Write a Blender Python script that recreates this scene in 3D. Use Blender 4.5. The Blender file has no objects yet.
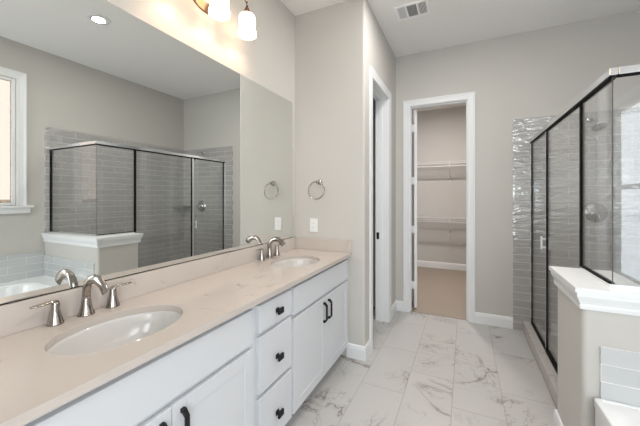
import bpy, bmesh, math, random
from mathutils import Vector, Matrix

C = bpy.context.scene.collection
SC = bpy.context.scene
PI = math.pi

# ---------------------------------------------------------------- camera
cam_d = bpy.data.cameras.new('camera')
cam = bpy.data.objects.new('camera', cam_d)
C.objects.link(cam)
cam.location = (1.4271, 0.0, 1.3627)
cam.rotation_euler = (PI / 2, 0, 0.4475)
cam_d.sensor_width = 36.0
cam_d.lens = 36.0 * 302.0 / 640.0
cam_d.shift_y = -15.75 / 640.0
cam_d.clip_start = 0.02
SC.camera = cam

# ---------------------------------------------------------------- world, light, exposure
w = bpy.data.worlds.new('world')
SC.world = w
w.use_nodes = True
bg = w.node_tree.nodes['Background']
bg.inputs['Color'].default_value = (0.885, 0.955, 1.0, 1)
bg.inputs['Strength'].default_value = 8.2
SC.view_settings.view_transform = 'Standard'
SC.view_settings.look = 'None'
SC.view_settings.gamma = 1.0
SC.view_settings.exposure = -0.24
SC.cycles.transparent_max_bounces = 32

CAN_W = 15.0          # recessed cans, watts of each disc
SHADE_E = 5.4 
BULB_W = 3.0         # opal shade emission
CLOSET_W = 46.0


def portal(name, loc, rot, sx, sy):
    l = bpy.data.lights.new(name, 'AREA')
    l.shape = 'RECTANGLE'
    l.size, l.size_y = sx, sy
    l.cycles.is_portal = True
    o = bpy.data.objects.new(name, l)
    C.objects.link(o)
    o.location = loc
    o.rotation_euler = rot
    return o


portal('window_daylight', (3.06, 0.844, 1.957), (0, PI / 2, 0), 1.37, 1.357)
portal('added_window_daylight', (3.06, -0.545, 1.42), (0, PI / 2, 0), 1.92, 1.01)  # portal of the added tall window
portal('added_doorway_daylight', (2.35, -1.56, 1.22), (-PI / 2, 0, PI), 1.0, 2.44)  # portal of the doorway added behind the camera

# ---------------------------------------------------------------- materials
MATS = {}


def new_mat(name):
    m = bpy.data.materials.new(name)
    m.use_nodes = True
    nt = m.node_tree
    return m, nt, nt.nodes['Principled BSDF']


def pmat(name, col, rough=0.5, metal=0.0, coat=0.0, bump=0.0, bscale=200.0, var=0.0, spec=0.5):
    m, nt, b = new_mat(name)
    b.inputs['Base Color'].default_value = (*col, 1)
    b.inputs['Roughness'].default_value = rough
    b.inputs['Metallic'].default_value = metal
    b.inputs['Coat Weight'].default_value = coat
    b.inputs['Specular IOR Level'].default_value = spec
    if bump or var:
        tc = nt.nodes.new('ShaderNodeTexCoord')
        n = nt.nodes.new('ShaderNodeTexNoise')
        n.inputs['Scale'].default_value = bscale
        n.inputs['Detail'].default_value = 3
        nt.links.new(tc.outputs['Object'], n.inputs['Vector'])
        if bump:
            bp = nt.nodes.new('ShaderNodeBump')
            bp.inputs['Strength'].default_value = bump
            bp.inputs['Distance'].default_value = 0.002
            nt.links.new(n.outputs['Fac'], bp.inputs['Height'])
            nt.links.new(bp.outputs['Normal'], b.inputs['Normal'])
        if var:
            mx = nt.nodes.new('ShaderNodeMix')
            mx.data_type = 'RGBA'
            mx.inputs['A'].default_value = (*[c * (1 - var) for c in col], 1)
            mx.inputs['B'].default_value = (*[min(1, c * (1 + var)) for c in col], 1)
            nt.links.new(n.outputs['Fac'], mx.inputs['Factor'])
            nt.links.new(mx.outputs['Result'], b.inputs['Base Color'])
    MATS[name] = m
    return m


def math_node(nt, op, a, b=None, clamp=False):
    n = nt.nodes.new('ShaderNodeMath')
    n.operation = op
    n.use_clamp = clamp
    for i, v in enumerate((a, b)):
        if v is None:
            continue
        if isinstance(v, (int, float)):
            n.inputs[i].default_value = v
        else:
            nt.links.new(v, n.inputs[i])
    return n.outputs[0]


def mix_col(nt, fac, a, b):
    n = nt.nodes.new('ShaderNodeMix')
    n.data_type = 'RGBA'
    for k, v in (('Factor', fac), ('A', a), ('B', b)):
        if isinstance(v, (int, float)):
            n.inputs[k].default_value = v
        elif isinstance(v, tuple):
            n.inputs[k].default_value = (*v, 1)
        else:
            nt.links.new(v, n.inputs[k])
    return n.outputs['Result']


def wall_coords(nt, axes, origin=(0, 0, 0)):
    tc = nt.nodes.new('ShaderNodeTexCoord')
    sp = nt.nodes.new('ShaderNodeSeparateXYZ')
    nt.links.new(tc.outputs['Object'], sp.inputs[0])
    cb = nt.nodes.new('ShaderNodeCombineXYZ')
    for k, a in enumerate(axes):
        o = math_node(nt, 'SUBTRACT', sp.outputs['XYZ'.index(a)], origin[k])
        nt.links.new(o, cb.inputs[k])
    return tc.outputs['Object'], cb.outputs[0]


def tile_mat(name, axes, origin, tw, th, c1, c2, grout, rough, wavy, mortar=0.0022, offset=0.5):
    m, nt, b = new_mat(name)
    obj_co, co = wall_coords(nt, axes, origin)
    br = nt.nodes.new('ShaderNodeTexBrick')
    br.offset = offset
    br.inputs['Scale'].default_value = 1.0
    br.inputs['Brick Width'].default_value = tw
    br.inputs['Row Height'].default_value = th
    br.inputs['Mortar Size'].default_value = mortar
    br.inputs['Mortar Smooth'].default_value = 0.1
    br.inputs['Color1'].default_value = (*c1, 1)
    br.inputs['Color2'].default_value = (*c2, 1)
    br.inputs['Mortar'].default_value = (*grout, 1)
    nt.links.new(co, br.inputs['Vector'])
    nt.links.new(br.outputs['Color'], b.inputs['Base Color'])
    rg = math_node(nt, 'MULTIPLY_ADD', br.outputs['Fac'], 0.5)
    rg.node.inputs[2].default_value = rough
    nt.links.new(rg, b.inputs['Roughness'])
    n = nt.nodes.new('ShaderNodeTexNoise')
    n.inputs['Scale'].default_value = 12.0
    n.inputs['Detail'].default_value = 1.5
    mp = nt.nodes.new('ShaderNodeMapping')
    mp.inputs['Scale'].default_value = (1.0, 1.0, 2.3)
    nt.links.new(obj_co, mp.inputs['Vector'])
    nt.links.new(mp.outputs[0], n.inputs['Vector'])
    h = math_node(nt, 'MULTIPLY', n.outputs['Fac'], wavy)
    h2 = math_node(nt, 'MULTIPLY', br.outputs['Fac'], -0.0012)
    hh = math_node(nt, 'ADD', h, h2)
    bp = nt.nodes.new('ShaderNodeBump')
    bp.inputs['Strength'].default_value = 1.0
    bp.inputs['Distance'].default_value = 1.0
    nt.links.new(hh, bp.inputs['Height'])
    nt.links.new(bp.outputs['Normal'], b.inputs['Normal'])
    b.inputs['Coat Weight'].default_value = 1.0
    b.inputs['Coat IOR'].default_value = 1.9
    b.inputs['Coat Roughness'].default_value = rough
    nt.links.new(bp.outputs['Normal'], b.inputs['Coat Normal'])
    MATS[name] = m
    return m


def marble_mat(name, axes, origin, tw, th, base, vein, grout, rough=0.22, amount=1.0, scale=2.0):
    m, nt, b = new_mat(name)
    obj_co, co = wall_coords(nt, axes, origin)
    br = nt.nodes.new('ShaderNodeTexBrick')
    br.offset = 0.5
    br.inputs['Scale'].default_value = 1.0
    br.inputs['Brick Width'].default_value = tw
    br.inputs['Row Height'].default_value = th
    br.inputs['Mortar Size'].default_value = 0.0018
    br.inputs['Mortar Smooth'].default_value = 0.1
    br.inputs['Color1'].default_value = (0, 0, 0, 1)
    br.inputs['Color2'].default_value = (1, 1, 1, 1)
    br.inputs['Mortar'].default_value = (0.5, 0.5, 0.5, 1)
    nt.links.new(co, br.inputs['Vector'])
    sh = nt.nodes.new('ShaderNodeVectorMath')
    sh.operation = 'MULTIPLY_ADD'
    nt.links.new(br.outputs['Color'], sh.inputs[0])
    sh.inputs[1].default_value = (7.3, 5.1, 9.7)
    nt.links.new(co, sh.inputs[2])

    def noise(sc, det, dist, rgh=0.55):
        n = nt.nodes.new('ShaderNodeTexNoise')
        n.inputs['Scale'].default_value = sc
        n.inputs['Detail'].default_value = det
        n.inputs['Distortion'].default_value = dist
        n.inputs['Roughness'].default_value = rgh
        nt.links.new(sh.outputs[0], n.inputs['Vector'])
        return n.outputs['Fac']

    def ridge(f, width):
        a = math_node(nt, 'ABSOLUTE', math_node(nt, 'SUBTRACT', f, 0.5))
        return math_node(nt, 'SUBTRACT', 1.0, math_node(nt, 'DIVIDE', a, width), True)

    v1 = ridge(noise(scale, 8, 1.5, 0.6), 0.016)
    v2 = ridge(noise(scale * 2.3, 7, 1.2, 0.62), 0.014)
    msk = math_node(nt, 'MULTIPLY', math_node(nt, 'SUBTRACT', noise(scale * 1.1, 2, 0.3), 0.46), 8.0, True)
    v = math_node(nt, 'ADD', v1, math_node(nt, 'MULTIPLY', v2, 0.55), True)
    v = math_node(nt, 'MULTIPLY', v, msk)
    halo = math_node(nt, 'MULTIPLY', ridge(noise(scale, 8, 1.5, 0.6), 0.07), msk)
    v = math_node(nt, 'MULTIPLY', v, 0.75 * amount)
    cloud = noise(scale * 0.8, 4, 0.5)
    c0 = mix_col(nt, cloud, tuple(x * 0.94 for x in base), tuple(min(1, x * 1.05) for x in base))
    c1 = mix_col(nt, math_node(nt, 'MULTIPLY', halo, 0.22 * amount), c0, tuple(0.6 * x + 0.4 * y for x, y in zip(vein, base)))
    c2 = mix_col(nt, v, c1, vein)
    c3 = mix_col(nt, br.outputs['Fac'], c2, grout)
    nt.links.new(c3, b.inputs['Base Color'])
    b.inputs['Roughness'].default_value = rough
    bp = nt.nodes.new('ShaderNodeBump')
    bp.invert = True
    bp.inputs['Strength'].default_value = 0.6
    bp.inputs['Distance'].default_value = 0.0015
    nt.links.new(br.outputs['Fac'], bp.inputs['Height'])
    nt.links.new(bp.outputs['Normal'], b.inputs['Normal'])
    MATS[name] = m
    return m


def glass_mat(name, tint, refl=0.06):
    m = bpy.data.materials.new(name)
    m.use_nodes = True
    nt = m.node_tree
    nt.nodes.clear()
    out = nt.nodes.new('ShaderNodeOutputMaterial')
    mix = nt.nodes.new('ShaderNodeMixShader')
    tr = nt.nodes.new('ShaderNodeBsdfTransparent')
    tr.inputs['Color'].default_value = (*tint, 1)
    gl = nt.nodes.new('ShaderNodeBsdfGlossy')
    gl.inputs['Roughness'].default_value = 0.0
    geo = nt.nodes.new('ShaderNodeNewGeometry')
    d = nt.nodes.new('ShaderNodeVectorMath')
    d.operation = 'DOT_PRODUCT'
    nt.links.new(geo.outputs['Normal'], d.inputs[0])
    nt.links.new(geo.outputs['Incoming'], d.inputs[1])
    c = math_node(nt, 'ABSOLUTE', d.outputs['Value'])
    f = math_node(nt, 'POWER', math_node(nt, 'SUBTRACT', 1.0, c, True), 5.0)
    f = math_node(nt, 'MULTIPLY_ADD', f, 1.0 - refl)
    f.node.inputs[2].default_value = refl
    nt.links.new(f, mix.inputs['Fac'])
    nt.links.new(tr.outputs[0], mix.inputs[1])
    nt.links.new(gl.outputs[0], mix.inputs[2])
    nt.links.new(mix.outputs[0], out.inputs['Surface'])
    MATS[name] = m
    return m


def emit_mat(name, col, strength, base=(0.9, 0.9, 0.9)):
    m, nt, b = new_mat(name)
    b.inputs['Base Color'].default_value = (*base, 1)
    b.inputs['Emission Color'].default_value = (*col, 1)
    b.inputs['Emission Strength'].default_value = strength
    b.inputs['Roughness'].default_value = 0.3
    MATS[name] = m
    return m


def quartz_mat(name):
    m, nt, b = new_mat(name)
    tc = nt.nodes.new('ShaderNodeTexCoord')

    def noise(sc, det, dist):
        n = nt.nodes.new('ShaderNodeTexNoise')
        n.inputs['Scale'].default_value = sc
        n.inputs['Detail'].default_value = det
        n.inputs['Distortion'].default_value = dist
        nt.links.new(tc.outputs['Object'], n.inputs['Vector'])
        return n.outputs['Fac']
    a = math_node(nt, 'ABSOLUTE', math_node(nt, 'SUBTRACT', noise(3.0, 5, 1.2), 0.5))
    v = math_node(nt, 'SUBTRACT', 1.0, math_node(nt, 'DIVIDE', a, 0.008), True)
    msk = math_node(nt, 'MULTIPLY', math_node(nt, 'SUBTRACT', noise(7.0, 2, 0.0), 0.56), 12.0, True)
    v = math_node(nt, 'MULTIPLY', math_node(nt, 'MULTIPLY', v, msk), 0.6)
    c0 = mix_col(nt, noise(2.0, 4, 0.6), (0.545, 0.490, 0.450), (0.605, 0.545, 0.505))  # some peach of the warm vanity light is mixed into this base
    nt.links.new(mix_col(nt, v, c0, (0.30, 0.24, 0.19)), b.inputs['Base Color'])
    b.inputs['Roughness'].default_value = 0.12
    MATS[name] = m
    return m


PAINT = pmat('greige_wall_paint', (0.570, 0.553, 0.522), 0.75, bump=0.25, bscale=260)
CEIL = pmat('white_ceiling_paint', (0.89, 0.88, 0.865), 0.85, bump=0.25, bscale=180)
TRIM = pmat('white_trim_paint', (0.80, 0.81, 0.82), 0.35)
CAB = pmat('white_cabinet_paint', (0.63, 0.645, 0.675), 0.38)
INNER = pmat('dark_cabinet_inside', (0.30, 0.29, 0.28), 0.7)
QUARTZ = quartz_mat('cream_quartz')
PORC = pmat('white_porcelain', (0.66, 0.645, 0.63), 0.12, coat=0.3)
ACRYL = pmat('white_acrylic', (0.83, 0.84, 0.85), 0.18, coat=0.3)
NICKEL = pmat('polished_nickel', (0.42, 0.39, 0.365), 0.10, 1.0)
CHROME = pmat('chrome', (0.62, 0.63, 0.65), 0.08, 1.0)
RAILM = pmat('polished_aluminium', (0.80, 0.81, 0.83), 0.18, 1.0)
BLACK = pmat('matte_black_metal', (0.008, 0.008, 0.009), 0.45, spec=0.3)
GASKET = pmat('black_gasket', (0.006, 0.006, 0.007), 0.7, spec=0.15)
BRONZE = pmat('brushed_bronze', (0.36, 0.24, 0.16), 0.28, 1.0)
PLASTIC = pmat('white_plastic', (0.82, 0.82, 0.82), 0.35)
DARK = pmat('dark_void', (0.03, 0.03, 0.03), 0.8)
WIRE = pmat('white_coated_wire', (0.78, 0.77, 0.76), 0.4)
CARPET = pmat('tan_carpet', (0.37, 0.315, 0.265), 0.95, bump=1.0, bscale=340, var=0.12, spec=0.1)
STUCCO = pmat('pale_stucco', (0.78, 0.70, 0.64), 0.9)
GROUND = pmat('garden_ground', (0.30, 0.27, 0.22), 0.95, bump=0.5, bscale=30, var=0.2)
MIRROR = pmat('mirror_silver', (0.84, 0.86, 0.84), 0.0, 1.0)
GLASS = glass_mat('clear_shower_glass', (0.992, 0.995, 0.993))
PANE = glass_mat('tinted_window_glass', (0.475, 0.425, 0.39))
SHADE = emit_mat('lit_opal_glass', (1.0, 0.71, 0.48), SHADE_E)
CANLENS = emit_mat('lit_can_lens', (1.0, 0.97, 0.93), 5.0)
CLOSETLENS = emit_mat('added_closet_lens', (1.0, 0.82, 0.66), 3.0)  # lens of the lamp added in the closet
TILE_FAR = tile_mat('grey_tile_far', 'XZ', (1.874, 0.0), 0.305, 0.0775, (0.385, 0.375, 0.37), (0.435, 0.425, 0.415), (0.64, 0.63, 0.62), 0.06, 0.0075, mortar=0.0026)
TILE_SIDE = tile_mat('grey_tile_side', 'YZ', (1.772, 0.0), 0.305, 0.0775, (0.385, 0.375, 0.37), (0.435, 0.425, 0.415), (0.64, 0.63, 0.62), 0.06, 0.0075, mortar=0.0026)
TILE_TUBX = tile_mat('grey_blue_tile_half_wall', 'XZ', (1.975, 0.46), 0.305, 0.078, (0.55, 0.57, 0.58), (0.60, 0.615, 0.625), (0.85, 0.85, 0.85), 0.1, 0.0012)
TILE_TUBY = tile_mat('grey_blue_tile_side', 'YZ', (1.76, 0.46), 0.305, 0.078, (0.55, 0.57, 0.58), (0.60, 0.615, 0.625), (0.85, 0.85, 0.85), 0.1, 0.0012)
TILE_PAN = tile_mat('grey_pan_tile', 'XY', (2.05, 1.8), 0.05, 0.05, (0.40, 0.39, 0.38), (0.46, 0.45, 0.44), (0.55, 0.54, 0.53), 0.3, 0.0, offset=0.0)
FLOORM = marble_mat('marble_floor_tile', 'YX', (2.14, 0.435), 0.612, 0.305, (0.52, 0.51, 0.497), (0.17, 0.14, 0.12), (0.36, 0.345, 0.33), scale=1.35, amount=1.15)
CURBM = marble_mat('marble_curb', 'YX', (2.2, 1.0), 0.9, 5.0, (0.52, 0.495, 0.465), (0.26, 0.23, 0.20), (0.40, 0.38, 0.36), amount=0.7, scale=3.0)

# ---------------------------------------------------------------- mesh helpers
ROOT = {}


def bm_new():
    return bmesh.new()


def add_box(bm, x0, x1, y0, y1, z0, z1, bev=0.0, seg=1):
    t = bmesh.new()
    vs = [t.verts.new((x, y, z)) for x in (x0, x1) for y in (y0, y1) for z in (z0, z1)]
    for f in ((0, 1, 3, 2), (4, 6, 7, 5), (0, 4, 5, 1), (2, 3, 7, 6), (0, 2, 6, 4), (1, 5, 7, 3)):
        t.faces.new([vs[i] for i in f])
    if bev:
        bmesh.ops.bevel(t, geom=t.edges[:], offset=bev, segments=seg, affect='EDGES', profile=0.5)
    merge(bm, t)


def merge(bm, t, mat=None, smooth=False):
    if mat is not None:
        bmesh.ops.transform(t, matrix=mat, verts=t.verts)
    if smooth:
        for f in t.faces:
            f.smooth = True
    me = bpy.data.meshes.new('tmp')
    t.to_mesh(me)
    t.free()
    bm.from_mesh(me)
    bpy.data.meshes.remove(me)


def add_lathe(bm, prof, center, axis='Z', n=32, closed_ends=True, scale=(1, 1), matrix=None):
    """prof: list of (radius, height)."""
    t = bmesh.new()
    rings = []
    for r, z in prof:
        if r < 1e-6:
            rings.append([t.verts.new((0, 0, z))])
        else:
            rings.append([t.verts.new((r * scale[0] * math.cos(2 * PI * k / n), r * scale[1] * math.sin(2 * PI * k / n), z)) for k in range(n)])
    for a, b in zip(rings, rings[1:]):
        if len(a) == 1 and len(b) == 1:
            continue
        for k in range(n):
            k2 = (k + 1) % n
            if len(a) == 1:
                t.faces.new((a[0], b[k2], b[k]))
            elif len(b) == 1:
                t.faces.new((a[k], a[k2], b[0]))
            else:
                t.faces.new((a[k], a[k2], b[k2], b[k]))
    if closed_ends:
        for r in (rings[0], rings[-1]):
            if len(r) > 1:
                t.faces.new(r)
    bmesh.ops.recalc_face_normals(t, faces=t.faces)
    M = Matrix.Translation(center)
    if matrix is not None:
        M = M @ matrix
    elif axis == 'Y':
        M = M @ Matrix.Rotation(-PI / 2, 4, 'X')
    elif axis == 'X':
        M = M @ Matrix.Rotation(PI / 2, 4, 'Y')
    merge(bm, t, M, True)


def add_tube(bm, pts, radii, n=12, flat=None, closed=False):
    """tube along points; radii a number or one per point; flat=(a,b) multiplies the two cross axes."""
    pts = [Vector(p) for p in pts]
    if isinstance(radii, (int, float)):
        radii = [radii] * len(pts)
    t = bmesh.new()
    rings = []
    m = len(pts)
    side = None
    for i, p in enumerate(pts):
        if closed:
            d = pts[(i + 1) % m] - pts[i - 1]
        else:
            d = pts[min(i + 1, m - 1)] - pts[max(i - 1, 0)]
        d.normalize()
        if side is None:
            up = Vector((0, 0, 1)) if abs(d.z) < 0.9 else Vector((0, 1, 0))
            side = d.cross(up).normalized()
        else:
            side = (side - d * side.dot(d)).normalized()
        nrm = side.cross(d).normalized()
        fa, fb = (1, 1)
        if flat is not None:
            fa, fb = flat[i] if isinstance(flat, list) else flat
        r = radii[i]
        rings.append([t.verts.new(p + side * (r * fa * math.cos(2 * PI * k / n)) + nrm * (r * fb * math.sin(2 * PI * k / n))) for k in range(n)])
    pairs = list(zip(rings, rings[1:]))
    if closed:
        pairs.append((rings[-1], rings[0]))
    for a, b in pairs:
        for k in range(n):
            k2 = (k + 1) % n
            t.faces.new((a[k], a[k2], b[k2], b[k]))
    if not closed:
        t.faces.new(rings[0])
        t.faces.new(rings[-1])
    bmesh.ops.recalc_face_normals(t, faces=t.faces)
    merge(bm, t, None, True)


def add_sweep(bm, profile, path, inward):
    """profile: (out, z) points, swept along a 2D floor path (x, y) with mitred corners; inward(i) gives the unit normals of segments."""
    t = bmesh.new()
    rings = []
    m = len(path)
    for i, (x, y) in enumerate(path):
        if i == 0:
            n = Vector(inward[0])
        elif i == m - 1:
            n = Vector(inward[-1])
        else:
            a, b = Vector(inward[i - 1]), Vector(inward[i])
            n = (a + b) / (1 + a.dot(b))
        rings.append([t.verts.new((x + n.x * o, y + n.y * o, z)) for o, z in profile])
    k = len(profile)
    for a, b in zip(rings, rings[1:]):
        for j in range(k):
            j2 = (j + 1) % k
            t.faces.new((a[j], a[j2], b[j2], b[j]))
    t.faces.new(rings[0])
    t.faces.new(rings[-1])
    bmesh.ops.recalc_face_normals(t, faces=t.faces)
    merge(bm, t)


def add_prism(bm, poly, axis, a, b):
    """poly 2D points extruded along axis between a and b. axis X: (y,z); Y: (x,z); Z: (x,y)."""
    t = bmesh.new()

    def P(p, h):
        return {'X': (h, p[0], p[1]), 'Y': (p[0], h, p[1]), 'Z': (p[0], p[1], h)}[axis]
    lo = [t.verts.new(P(p, a)) for p in poly]
    hi = [t.verts.new(P(p, b)) for p in poly]
    n = len(poly)
    for k in range(n):
        t.faces.new((lo[k], lo[(k + 1) % n], hi[(k + 1) % n], hi[k]))
    t.faces.new(lo)
    t.faces.new(hi)
    bmesh.ops.recalc_face_normals(t, faces=t.faces)
    merge(bm, t)


def obj(name, bm, mat, parent=None, origin=None):
    me = bpy.data.meshes.new(name)
    off = Vector((0, 0, 0))
    if parent is not None:
        off = ROOT[parent.name]
    elif origin is not None:
        off = Vector(origin)
    if off.length:
        bmesh.ops.translate(bm, verts=bm.verts, vec=-off)
    bm.to_mesh(me)
    bm.free()
    mats = mat if isinstance(mat, (list, tuple)) else [mat]
    for m in mats:
        me.materials.append(m)
    o = bpy.data.objects.new(name, me)
    C.objects.link(o)
    if parent is not None:
        o.parent = parent
    elif origin is not None:
        o.location = origin
    ROOT[o.name] = off
    return o


def tag(o, label, cat, group=None):
    o['label'] = label
    o['category'] = cat
    if group:
        o['group'] = group
    return o


def thing(name, label, cat, loc, group=None):
    o = bpy.data.objects.new(name, None)
    C.objects.link(o)
    o.location = loc
    o.empty_display_size = 0.1
    ROOT[o.name] = Vector(loc)
    return tag(o, label, cat, group)


def struct(name, bm, mat, parent=None):
    o = obj(name, bm, mat, parent)
    if parent is None:
        o['kind'] = 'structure'
    return o


def struct_root(name, loc):
    o = bpy.data.objects.new(name, None)
    C.objects.link(o)
    o.location = loc
    o['kind'] = 'structure'
    ROOT[o.name] = Vector(loc)
    return o


def boxes(*bs, bev=0.0):
    bm = bm_new()
    for b in bs:
        add_box(bm, *b, bev=bev)
    return bm


# ---------------------------------------------------------------- the room
H = 3.05
XR = 2.972
YF = 3.687
YS = 2.436      # face of the wall at the end of the vanity
XS = 0.672      # face of the wall with the dark doorway
YB = -1.5       # wall behind the camera
YC = 6.2        # closet back wall
TH = 0.10

struct('floor', boxes((-TH, XR + TH, YB - TH, YF + 0.03, -0.05, 0.0)), FLOORM)
struct('closet_floor', boxes((-0.6, 2.5, YF + 0.03, YC + TH, -0.05, 0.004)), CARPET)
struct('ceiling', boxes((-TH, XR + TH, YB - TH, YF + TH, H, H + 0.1)), CEIL)
struct('closet_ceiling', boxes((-0.6, 2.5, YF + TH, YC + TH, H, H + 0.1)), CEIL)
struct('wall_left', boxes((-TH, 0, YB - TH, YF + TH, 0, H)), PAINT)
# end wall of the vanity, with the bullnose corner, and the wall with the dark doorway
bm = bm_new()
add_box(bm, 0, XS - 0.02, YS, YS + TH, 0, H)
poly = [(XS - 0.02, YS)] + [(XS - 0.02 + 0.02 * math.sin(a), YS + 0.02 - 0.02 * math.cos(a)) for a in [k * PI / 16 for k in range(1, 9)]] + [(XS, YS + TH), (XS - 0.02, YS + TH)]
add_prism(bm, poly, 'Z', 0, H)
struct('wall_vanity_end', bm, PAINT)
DY0, DY1, DZ, TD = 2.648, 3.295, 2.44, 0.131
struct('wall_toilet_room', boxes((XS - TD, XS, YS + TH, DY0, 0, H), (XS - TD, XS, DY1, YF, 0, H), (XS - TD, XS, DY0, DY1, DZ, H)), PAINT)
CX0, CX1, CZ = 0.833, 1.457, 2.440
struct('wall_far', boxes((-0.6, CX0, YF, YF + TH, 0, H), (CX1, XR + TH, YF, YF + TH, 0, H), (CX0, CX1, YF, YF + TH, CZ, H)), PAINT)
# right wall with the window and an unseen tall window added for daylight nearer the camera
WY0, WY1, WZ0, WZ1 = 0.165, 1.522, 1.272, 2.642
VY0, VY1, VZ0, VZ1 = -1.05, -0.04, 0.46, 2.38
struct('wall_right', boxes((XR, XR + TH, YB, VY0, 0, H), (XR, XR + TH, VY0, VY1, 0, VZ0), (XR, XR + TH, VY0, VY1, VZ1, H),
                           (XR, XR + TH, VY1, WY0, 0, H), (XR, XR + TH, WY0, WY1, 0, WZ0), (XR, XR + TH, WY0, WY1, WZ1, H),
                           (XR, XR + TH, WY1, YF, 0, H)), PAINT)
struct('wall_behind_camera', boxes((0, 1.85, YB - TH, YB, 0, H), (2.85, XR, YB - TH, YB, 0, H), (1.85, 2.85, YB - TH, YB, 2.44, H)), PAINT)  # doorway opening added behind the camera for fill light
struct('closet_wall_back', boxes((-0.6, 2.5, YC, YC + TH, 0.004, H)), PAINT)
struct('closet_wall_left', boxes((-0.7, -0.6, YF + TH, YC + TH, 0.004, H)), PAINT)
struct('closet_wall_right', boxes((2.5, 2.6, YF + TH, YC + TH, 0.004, H)), PAINT)

# half wall of the shower, L-shaped with a bullnose corner
PX0, PY0, PY1, PZ = 1.912, 1.772, 2.195, 0.875
bm = bm_new()
r = 0.022
arc = [(PX0 + r - r * math.sin(a), PY0 + r - r * math.cos(a)) for a in [k * PI / 16 for k in range(9)]]
arc2 = [(PX0 + r - r * math.cos(a), PY1 - r + r * math.sin(a)) for a in [k * PI / 16 for k in range(9)]]
poly = arc + arc2 + [(2.14, PY1), (2.14, 1.90), (XR, 1.90), (XR, PY0)]
add_prism(bm, poly, 'Z', 0, PZ)
struct('wall_shower_half', bm, PAINT)
# cap with crown moulding under its edge
bm = bm_new()
CZT = 0.952
poly = [(PX0 - 0.032, PY0 - 0.030), (PX0 - 0.032, PY1 + 0.030), (2.165, PY1 + 0.030), (2.165, 1.92), (XR, 1.92), (XR, PY0 - 0.030)]
add_prism(bm, poly, 'Z', CZT - 0.022, CZT)
prof = [(0.0, 0.852), (0.010, 0.852), (0.012, 0.868), (0.010, 0.876), (0.014, 0.890), (0.020, 0.902), (0.024, 0.912), (0.023, 0.930), (0.0, 0.930)]
add_sweep(bm, prof, [(XR, PY0), (PX0, PY0), (PX0, PY1), (2.14, PY1)], [(0, -1, 0), (-1, 0, 0), (0, 1, 0)])
cap = struct('trim_1', bm, TRIM)

# tile fields
struct('wall_tile_far', boxes((1.874, XR, YF - 0.010, YF, 0.0, 2.170)), TILE_FAR)
struct('wall_tile_right', boxes((XR - 0.010, XR, 1.772, YF - 0.010, PZ + 0.08, 2.180), (XR - 0.010, XR, 1.90, YF - 0.010, 0.0, PZ + 0.08)), TILE_SIDE)
struct('wall_tile_tub_end', boxes((1.975, XR, PY0 - 0.009, PY0, 0.455, 0.694)), TILE_TUBX)
struct('wall_tile_tub_side', boxes((XR - 0.009, XR, 0.20, PY0 - 0.009, 0.455, 0.745)), TILE_TUBY)
struct('shower_floor', boxes((2.075, XR - 0.01, 1.90, YF - 0.01, 0.0, 0.03)), TILE_PAN)
struct('shower_curb', boxes((1.962, 2.085, PY1, YF - 0.01, 0.0, 0.10), bev=0.004), CURBM)

# baseboards
BB = [(0, 0), (0.014, 0), (0.014, 0.085), (0.011, 0.098), (0.011, 0.108), (0.005, 0.118), (0, 0.118)]


def baseboard(name, path, nrm, z=0.0):
    bm = bm_new()
    add_sweep(bm, [(o, q + z) for o, q in BB], path, nrm)
    return struct(name, bm, TRIM)


baseboard('baseboard_vanity_end', [(0.515, YS), (XS, YS), (XS, 2.58)], [(0, -1, 0), (1, 0, 0)])
baseboard('baseboard_corner', [(XS, 3.38), (XS, YF), (0.768, YF)], [(1, 0, 0), (0, -1, 0)])
baseboard('baseboard_far', [(1.525, YF), (1.874, YF)], [(0, -1, 0)])
baseboard('baseboard_half_wall', [(1.958, PY0), (PX0, PY0), (PX0, PY1), (1.96, PY1)], [(0, -1, 0), (-1, 0, 0), (0, 1, 0)])
baseboard('baseboard_closet', [(-0.6, YC), (2.5, YC)], [(0, -1, 0)], 0.004)


# door casings: profile swept up, over and down
def casing(bm, plane, u0, u1, z1, at, out, wd=0.083, t=0.018, z0=0.0):
    """plane 'Y': opening runs along X on a wall face y=at, out = -1/+1 direction out of the wall. plane 'X' likewise."""
    prof = [(0.005, 0), (0.005, 0.010), (0.016, 0.012), (0.030, 0.011), (0.060, 0.014), (wd - 0.010, t), (wd, t), (wd, 0)]
    t_ = bmesh.new()
    path = [(u0, z0, (-1, 0)), (u0, z1, (-1, 1)), (u1, z1, (1, 1)), (u1, z0, (1, 0))]
    rings = []
    for (u, z, (du, dz)) in path:
        ring = []
        for a, h in prof:
            uu, zz = u + du * a, z + dz * a
            ring.append(t_.verts.new((uu, at + out * h, zz) if plane == 'Y' else (at + out * h, uu, zz)))
        rings.append(ring)
    k = len(prof)
    for a, b in zip(rings, rings[1:]):
        for j in range(k):
            t_.faces.new((a[j], a[(j + 1) % k], b[(j + 1) % k], b[j]))
    t_.faces.new(rings[0])
    t_.faces.new(rings[-1])
    bmesh.ops.recalc_face_normals(t_, faces=t_.faces)
    merge(bm, t_)


JT = 0.008
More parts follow.
